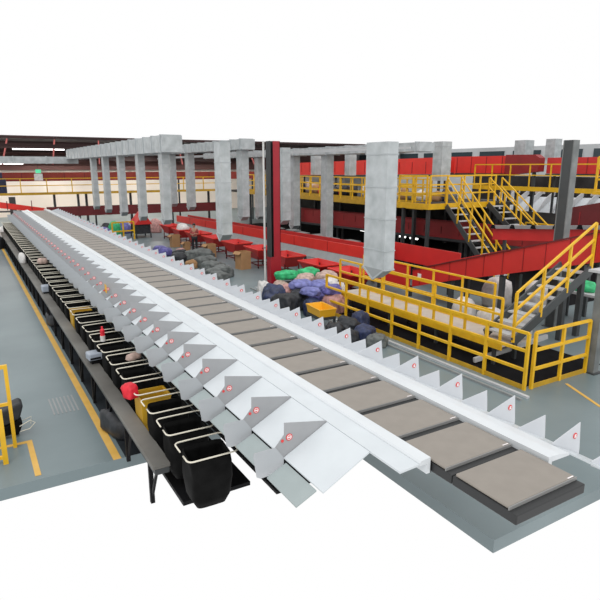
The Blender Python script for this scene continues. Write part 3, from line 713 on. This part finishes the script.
# ------------------------------------------------------------------ trolleys
def trolley():
    t = thing('red_trolley', '', 'trolley')
    # open tapered hopper
    b = MB(); o0 = [(-.32, -.42, .42), (.32, -.42, .42), (.32, .42, .42), (-.32, .42, .42)]
    o1 = [(-.52, -.85, .95), (.52, -.85, .95), (.52, .85, .95), (-.52, .85, .95)]
    i1 = [(a * .95, q * .97, .95) for a, q, _ in o1]; i0 = [(a * .93, q * .95, .45) for a, q, _ in o0]
    fs = [(3, 2, 1, 0)]
    for k in range(4):
        l = (k + 1) % 4; fs += [(k, l, 4 + l, 4 + k), (4 + k, 4 + l, 8 + l, 8 + k), (8 + k, 8 + l, 12 + l, 12 + k)]
    fs += [(12, 13, 14, 15)]
    b.add(o0 + o1 + i1 + i0, fs).build('hopper', M['red'], t)
    r = MB(); q = [Vector(v) for v in o1]
    for k in range(4): r.bar(q[k], q[(k + 1) % 4], .05)
    r.build('rim', M['brightred'], t)
    for a in (-.36, .36):
        for c in (-.5, .5): MB().box(a - .025, a + .025, c - .025, c + .025, .08, .85).build('leg', M['maroon'], t)
    f = MB()
    for a in (-.36, .36): f.box(a - .025, a + .025, -.5, .5, .14, .19)
    for c in (-.5, .5): f.box(-.36, .36, c - .025, c + .025, .14, .19)
    f.build('base_frame', M['maroon'], t)
    for a in (-.36, .36):
        for c in (-.5, .5): MB().tube([(a - .02, c, .05), (a + .02, c, .05)], .05, 10).build('wheel', M['black'], t)
    return t
t0 = trolley()
TR = [(12.0, 37.2, 'farthest red trolley of the row behind the grey bags'), (11.9, 34.6, 'red trolley heaped with white papers, left of the person'), (12.0, 32.1, 'red trolley directly behind the person'), (12.1, 29.6, 'red trolley just right of the person'), (12.2, 27.0, 'red trolley below the wide hanging duct'), (12.3, 24.4, 'red trolley between the two cardboard boxes on the right'), (12.35, 21.9, 'red trolley just left of the white pipe'), (12.4, 19.2, 'red trolley right of the red faced column'), (12.4, 17.0, 'red trolley behind the heap of coloured bags')]
for i, (x, y, l) in enumerate(TR):
    o = t0 if i == 0 else copy_tree(t0); o.location = (x, y, 0); o.rotation_euler = (0, 0, random.uniform(-.08, .08)); tag(o, l, 'trolley', 'red trolleys beside the long red conveyor')
tag(blob('paper_heap', M['b_white'], (11.9, 34.6, .60), (.7, 1.1, .62), 0, 91, .3), 'heap of white papers in a red trolley', 'papers')
for i, (x, y, w, h, l) in enumerate([(10.95, 33.4, .5, .75, 'far brown cardboard box left of the person'), (11.05, 31.6, .35, .5, 'small brown cardboard box beside the person'), (11.2, 28.3, .5, .75, 'brown cardboard box right of the person'), (11.3, 24.3, .55, .85, 'tall brown cardboard box nearest the white pipe')]):
    t = thing('cardboard_box', l, 'box', (x, y, 0), rz=.05 * i)
    b = MB(); a = w / 2
    b.box(-a, a, -a, a, 0, .02).box(-a, -a + .015, -a, a, .02, h).box(a - .015, a, -a, a, .02, h).box(-a + .015, a - .015, -a, -a + .015, .02, h).box(-a + .015, a - .015, a - .015, a, .02, h)
    b.build('carton', M['card'], t)
    MB().bar((-a, 0, h), (-a - .14, 0, h - .12), 2 * a, .012).bar((a, 0, h), (a + .14, 0, h - .10), 2 * a, .012).build('flaps', M['card'], t)
# far stack of carts left of the row
t = thing('covered_cart', 'cart with dark lower body under a pointed red cover', 'cart', (10.5, 39.4, 0))
MB().box(-.5, .5, -.7, .7, .3, .95).build('body', M['b_dark'], t)
MB().prism([(-.6, -.8, .95), (.6, -.8, .95), (.1, -.8, 1.75)], (0, 1.6, 0)).build('cover', M['red'], t)
for a in (-.5, .5):
    for q in (-.7, .7): MB().box(a - .04, a + .04, q - .04, q + .04, 0, .3).build('leg', M['dark'], t)
for i, (x, y, c) in enumerate([(10.1, 42.4, 'b_purple'), (11.2, 42.3, 'b_beige'), (9.1, 41.0, 'b_green'), (8.9, 42.6, 'b_dark'), (7.7, 42.3, 'b_navy'), (12.2, 41.6, 'b_pink'), (8.1, 39.8, 'b_purple')]):
    tag(blob('far_sack', M[c], (x, y, 0), (.85, .9, .75 + .12 * (i % 3)), 0, 50 + i, .2), ['purple', 'beige', 'bright green', 'black', 'navy', 'pink', 'small purple'][i] + ' sack in the far heap under the farthest ducts', 'sack')
railing('far_barrier', 'yellow barrier in front of the far coloured sacks', (8.3, 38.2, 0), (9.8, 38.5, 0), 1.2, (1.2, .6), 2, .09, 0)

# ------------------------------------------------------------------ bags on the floor
BG = [
 ('b_purple', (9.55, 31.8), (.7, 1.0, .35), 'purple cloth bag on the floor left of the person'),
 ('b_purple', (9.35, 30.3), (.6, .8, .4), 'second purple cloth bag nearer the chutes'),
 ('b_pink', (9.9, 29.4), (.5, .7, .45), 'pink and black bundle lying left of the person'),
 ('b_dark', (9.6, 28.6), (.8, .7, .5), 'black bundle on the floor below the person'),
 ('b_dark', (9.2, 27.5), (.8, .8, .5), 'black bag close behind the chutes'),
 ('b_grey', (10.5, 28.0), (1.5, .7, .55), 'long grey sack by the feet of the person'),
 ('card', (9.2, 25.7), (.5, .5, .4), 'brown paper bag close behind the chutes'),
 ('b_grey', (9.9, 25.8), (1.2, .7, .5), 'grey sack in the middle of the curved row'),
 ('b_grey', (9.7, 24.2), (1.1, .9, .5), 'large grey sack in the curved row'),
 ('b_grey', (9.5, 22.9), (1.1, .8, .5), 'grey sack second nearest in the curved row'),
 ('b_grey', (9.0, 21.8), (.8, .7, .45), 'grey sack nearest the white chutes'),
 ('b_white', (9.00, 17.60, 0.00), (0.45, 0.50, 0.75), 'white bag at the left of the coloured heap'),
 ('b_navy', (8.95, 16.70, 0.00), (0.80, 0.80, 0.80), 'big black and navy sack at the left of the coloured heap'),
 ('b_dark', (8.80, 15.75, 0.00), (0.65, 0.80, 0.70), 'black sack between the chutes and the navy sack'),
 ('b_beige', (9.90, 18.00, 0.00), (0.70, 0.70, 0.60), 'beige bundle at the back left of the heap, by the column'),
 ('b_pink', (9.75, 17.10, 0.00), (0.70, 0.80, 0.60), 'dull pink bundle behind the navy sack'),
 ('b_dark', (10.60, 17.90, 0.00), (0.70, 0.80, 0.60), 'black bundle at the bottom back of the heap'),
 ('b_purple', (11.30, 17.70, 0.00), (0.70, 0.90, 0.60), 'purple bundle at the bottom right back of the heap'),
 ('b_navy', (10.50, 17.00, 0.00), (0.70, 0.80, 0.60), 'navy bundle low in the middle of the heap'),
 ('b_pink', (11.20, 16.70, 0.00), (0.70, 0.80, 0.60), 'pinkish bundle low at the right side of the heap'),
 ('b_dark', (9.60, 16.20, 0.00), (0.70, 0.80, 0.60), 'black bundle low behind the black sack'),
 ('b_purple', (10.40, 16.10, 0.00), (0.70, 0.80, 0.60), 'purple bundle low behind the blue violet ones'),
 ('b_navy', (9.65, 15.20, 0.00), (0.70, 0.80, 0.50), 'navy bundle low, just left behind the yellow tote'),
 ('b_pink', (10.40, 15.20, 0.00), (0.70, 0.80, 0.60), 'pink bundle low behind the yellow tote'),
 ('b_white', (11.00, 15.70, 0.00), (0.50, 0.60, 0.80), 'white bundle by the end of the yellow guard rail'),
 ('b_green', (10.35, 18.30, 0.62), (0.90, 0.50, 0.32), 'bright green bundle lying on top at the back left of the heap'),
 ('b_green', (11.10, 18.00, 0.62), (0.80, 0.60, 0.40), 'second bright green bundle on the heap, right of the first'),
 ('b_beige', (10.55, 17.30, 0.62), (0.90, 0.60, 0.30), 'long beige bundle lying across the top of the heap'),
 ('b_beige', (11.25, 16.90, 0.62), (0.70, 0.80, 0.42), 'beige patterned bundle at the top right of the heap'),
 ('b_white', (11.00, 16.30, 0.62), (0.50, 0.50, 0.30), 'small pale bundle on top of the pinkish one'),
 ('b_violet', (9.95, 16.60, 0.62), (0.80, 0.60, 0.30), 'pale violet bundle on the left middle of the heap'),
 ('b_violet', (10.50, 16.20, 0.62), (0.60, 0.70, 0.28), 'blue violet bundle in the centre top of the heap'),
 ('b_violet', (9.75, 15.60, 0.60), (0.50, 0.70, 0.25), 'blue violet bundle right of the big navy sack'),
 ('b_purple', (10.40, 15.30, 0.62), (0.60, 0.60, 0.30), 'purple bundle on top behind the yellow tote'),
 ('b_dark', (9.25, 12.75, 0.00), (0.55, 0.70, 0.50), 'black strapped bag in front of the yellow tote'),
 ('b_navy', (9.85, 12.95, 0.00), (0.45, 0.60, 0.55), 'navy bag right of the yellow tote beside the guard rail'),
 ('b_dark', (8.72, 12.65, 0.00), (0.45, 0.60, 0.45), 'black bag touching the white chutes below the tote'),
 ('b_navy', (9.30, 12.05, 0.00), (0.60, 0.55, 0.45), 'navy strapped bag nearest the guard rail'),
 ('b_dark', (8.75, 11.95, 0.00), (0.45, 0.50, 0.40), 'black bag at the near foot of the heap'),
 ('b_grey', (9.30, 11.45, 0.00), (0.55, 0.40, 0.35), 'grey rolled bag at the very near end of the heap'),
]
for i, (c, (x, y, *zz), sz, l) in enumerate(BG):
    o = blob('floor_bag', M[c], (x, y, zz[0] if zz else 0), sz, random.uniform(-.5, .5), i + 5, .30, det=3); tag(o, l, 'bag')
    if c in ('b_grey', 'b_dark', 'b_navy'):
        st = MB(); rr = sz[0] / 2 * .98
        st.tube([(sz[0] * .5 * math.cos(a) * .5, 0, sz[2] * (.35 + .62 * math.sin(a) * .9)) for a in [math.pi * k / 8 for k in range(9)]], .018, 6)
        st.build('strap', M['b_white'] if c == 'b_dark' else M['black'], o)
bin_obj('yellow_tote', 'open yellow plastic tote standing beside the coloured heap', 'tote', 9.02, 13.85, .42, .50, .85, .24, M['tote'], rz=-.1)
t = thing('tote_stand', 'dark low stand carrying the yellow tote', 'stand', (9.02, 13.85, 0), rz=-.1)
MB().box(-.28, .28, -.45, .45, .34, .415).build('stand_top', M['dark'], t)
for a in (-.25, .25):
    for q in (-.4, .4): MB().box(a - .03, a + .03, q - .03, q + .03, 0, .34).build('leg', M['dark'], t)

# ------------------------------------------------------------------ person
def skin(name, verts, edges, radii, m, parent, sub=2):
    me = bpy.data.meshes.new(name); me.from_pydata(verts, edges, []); me.update()
    o = bpy.data.objects.new(name, me); COL.objects.link(o); me.materials.append(m)
    md = o.modifiers.new('skin', 'SKIN'); md.use_smooth_shade = True
    for i, r in enumerate(radii):
        r = r if isinstance(r, tuple) else (r, r); me.skin_vertices[0].data[i].radius = r
    me.skin_vertices[0].data[0].use_root = True
    s_ = o.modifiers.new('sub', 'SUBSURF'); s_.levels = sub; s_.render_levels = sub
    if parent: o.parent = parent
    return o
P = thing('person', 'person in faded red top and dark trousers standing with folded arms between trolleys', 'person', (11.2, 30.6, 0), rz=-.5)
V = [(0, 0, .88), (0, 0, 1.05), (0, 0, 1.28), (0, -.01, 1.38), (0, -.01, 1.45), (0, -.02, 1.52), (0, -.02, 1.60),
     (-.09, 0, .84), (-.10, -.01, .46), (-.10, .01, .07), (-.10, -.13, .035), (.09, 0, .84), (.10, .01, .46), (.11, .02, .07), (.11, -.12, .035),
     (-.17, 0, 1.33), (-.22, .0, 1.06), (-.10, -.20, 1.04), (.0, -.24, 1.06), (.17, 0, 1.33), (.22, 0, 1.06), (.10, -.22, 1.08), (.02, -.27, 1.11)]
Ed = [(0, 1), (1, 2), (2, 3), (3, 4), (4, 5), (5, 6), (0, 7), (7, 8), (8, 9), (9, 10), (0, 11), (11, 12), (12, 13), (13, 14), (2, 15), (15, 16), (16, 17), (17, 18), (2, 19), (19, 20), (20, 21), (21, 22)]
R = [(.14, .10), (.12, .09), (.14, .10), .06, .05, (.075, .09), (.065, .08), .085, .055, .038, .03, .085, .055, .038, .03, .05, .038, .03, .022, .05, .038, .03, .022]
skin('body', V, Ed, R, M['skin'], P)
k = .014
sh = [0, 1, 2, 15, 16, 19, 20]; vm = {a: i for i, a in enumerate(sh)}
skin('shirt', [V[a] for a in sh], [(vm[a], vm[b]) for a, b in [(0, 1), (1, 2), (2, 15), (15, 16), (2, 19), (19, 20)]], [(.155, .115), (.135, .105), (.155, .115), .066, .052, .066, .052], M['cloth_red'], P)
tr = [0, 7, 8, 9, 11, 12, 13]; vm = {a: i for i, a in enumerate(tr)}
skin('trousers', [V[a] for a in tr], [(vm[a], vm[b]) for a, b in [(0, 7), (7, 8), (8, 9), (0, 11), (11, 12), (12, 13)]], [(.16, .12), .10, .072, .06, .10, .072, .06], M['cloth_dark'], P)
for sx in (-1, 1):
    b = MB().tube([(sx * .10, .05, .04), (sx * .105, -.05, .045), (sx * .11, -.17, .03)], [.045, .05, .03], 10); b.build('shoe', M['black'], P, smooth=True)
    MB().tube([(sx * .075, -.02, 1.54), (sx * .088, -.02, 1.545)], .022, 8).build('ear', M['skin'], P)
    MB().tube([(sx * .03, -.098, 1.565), (sx * .03, -.108, 1.565)], .010, 8).build('eye', M['black'], P)
MB().tube([(0, -.09, 1.555), (0, -.118, 1.53)], [.008, .014], 8).build('nose', M['skin'], P)
MB().box(-.02, .02, -.104, -.098, 1.492, 1.50).build('mouth', M['redcloth'], P)
hb = blob('hair', M['hair'], (0, .02, 1.55), (.175, .21, .12), 0, 2, .08, P)
b = MB().tube([(0, .07, 1.60), (0, .11, 1.52), (0, .10, 1.42)], [.07, .06, .03], 10); b.build('hair_tail', M['hair'], P, smooth=True)

# ------------------------------------------------------------------ lower left gate and cart
t = thing('aisle_gate', 'yellow tubular gate frame at the lower left corner', 'gate', (.28, 10.25, 0))
MB().box(-.03, .03, -.03, .03, 0, 1.47).build('post', M['yellow'], t)
MB().box(-.5, .03, -.03, .03, 1.47, 1.53).build('top_rail', M['yellow'], t)
MB().box(-.5, -.03, -.025, .025, .80, .85).build('mid_rail', M['yellow'], t)
t = thing('aisle_gate', 'nearer yellow gate post cut by the left edge', 'gate', (.02, 9.75, 0))
t.location = (.10, 9.70, 0)
MB().box(-.04, .04, -.03, .03, 0, .90).build('post', M['yellow'], t)
MB().box(-.5, .04, -.03, .03, .90, .96).build('top_rail', M['yellow'], t)
MB().box(-.5, -.04, -.03, .03, .10, .15).build('lower_rail', M['yellow'], t)
t = thing('black_crate_cart', 'black plastic crate cart with wire handle standing in the yellow gate', 'cart', (.30, 10.75, 0))
b = MB()
b.prism([(-.32, -.15, .50), (.14, -.15, .66), (.20, -.15, .60), (.12, -.15, .36), (-.32, -.15, .22)], (0, .34, 0)).build('upper_crate', M['b_dark'], t, bev=.03)
MB().prism([(-.34, -.14, .18), (.08, -.14, .33), (.16, -.14, .26), (.10, -.14, .10), (-.34, -.14, .04)], (0, .32, 0)).build('lower_crate', M['sack'], t, bev=.02)
MB().tube([(.10, -.16, .22), (.28, -.16, .30), (.36, -.16, .24), (.26, -.16, .14), (.10, -.16, .12)], .008, 6).tube([(.12, .1, .2), (.32, .1, .26), (.30, .1, .12)], .008, 6).build('wire_handle', M['wire'], t)
for a in (-.25, .05): MB().tube([(a, -.02, .04), (a, .04, .04)], .04, 12).build('wheel', M['black'], t)
mb = MB()
for k in range(7):
    x = 1.05 + k * .075; mb.box(x, x + .03, 11.3, 12.2, .001, .006)
tag(mb.build('floor_grate', M['grey']), 'slotted grey grate in the left aisle floor', 'grate')

# pallets and bags beneath inclined conveyor
for i, (x, y, c, sz) in enumerate([(12.9, 10.7, 'b_white', .7), (12.8, 9.7, 'b_white', .8), (13.2, 12.0, 'b_white', .7), (15.8, 12.9, 'b_white', .9), (16.3, 11.6, 'b_white', .9)]):
    tag(blob('woven_sack', M[c], (x, y, .01), (sz, sz, sz * 1.1), i, 110 + i, .15), ['pale woven sack under the inclined conveyor, nearest the walkway', 'pale woven sack behind the foot of the lower stairs', 'small woven sack under the middle of the inclined conveyor', 'white woven sack behind the inclined conveyor legs', 'big white woven sack at the back beneath the conveyor'][i], 'sack')
t = thing('parcel_table', 'pale table with parcels below the high end of the inclined conveyor', 'table', (16.35, 9.6, 0))
MB().box(-.35, .45, -1.0, 1.3, .95, 1.02).build('table_top', M['light'], t)
for a in (-.3, .4):
    for q in (-.9, 1.2): MB().box(a - .03, a + .03, q - .03, q + .03, 0, .95).build('leg', M['dark'], t)
tag(blob('green_bag', M['b_green'], (16.4, 10.2, 1.02), (.5, .9, .3), .2, 77, .25), 'bright green bag lying on the pale table', 'bag')

# ------------------------------------------------------------------ light and camera
w = bpy.data.worlds.new('world'); S.world = w; w.use_nodes = True
w.node_tree.nodes['Background'].inputs['Color'].default_value = (1, 1, 1, 1)
w.node_tree.nodes['Background'].inputs['Strength'].default_value = 1.0
sun = bpy.data.lights.new('fill_sun', 'SUN'); sun.energy = 1.3; sun.angle = math.radians(40)  # added soft sun as fill for the upright faces and slides
so = bpy.data.objects.new('fill_sun', sun); COL.objects.link(so); so.rotation_euler = (math.radians(30), math.radians(-22), 0); so.location = (5, 20, 12)

for i, (x, y) in enumerate([(0, 58), (8, 58), (16, 58), (24, 57), (4, 51.5), (14, 51.5)]):
    a = bpy.data.lights.new('back_wall_fill', 'AREA'); a.shape = 'RECTANGLE'; a.size = 4; a.size_y = .25; a.energy = 330; a.color = (1, .97, .92)  # added area lights that brighten the back wall
    ao = bpy.data.objects.new('back_wall_fill', a); COL.objects.link(ao); ao.location = (x, y, 5.95)
Hc = 4.8; f = 557.0; pitch = math.atan(133 / f); yaw = math.atan(342 / (f / math.cos(pitch)))
cam = bpy.data.cameras.new('camera'); co = bpy.data.objects.new('camera', cam); COL.objects.link(co)
co.location = (0, 0, Hc); co.rotation_euler = (math.pi / 2 - pitch, 0, -yaw)
cam.sensor_fit = 'HORIZONTAL'; cam.sensor_width = 36; cam.lens = 36 * f / 600; cam.clip_start = .1; cam.clip_end = 400
S.camera = co
S.view_settings.view_transform = 'Standard'; S.view_settings.look = 'None'; S.view_settings.gamma = 1; S.view_settings.exposure = 0
S.view_settings.use_curve_mapping = False
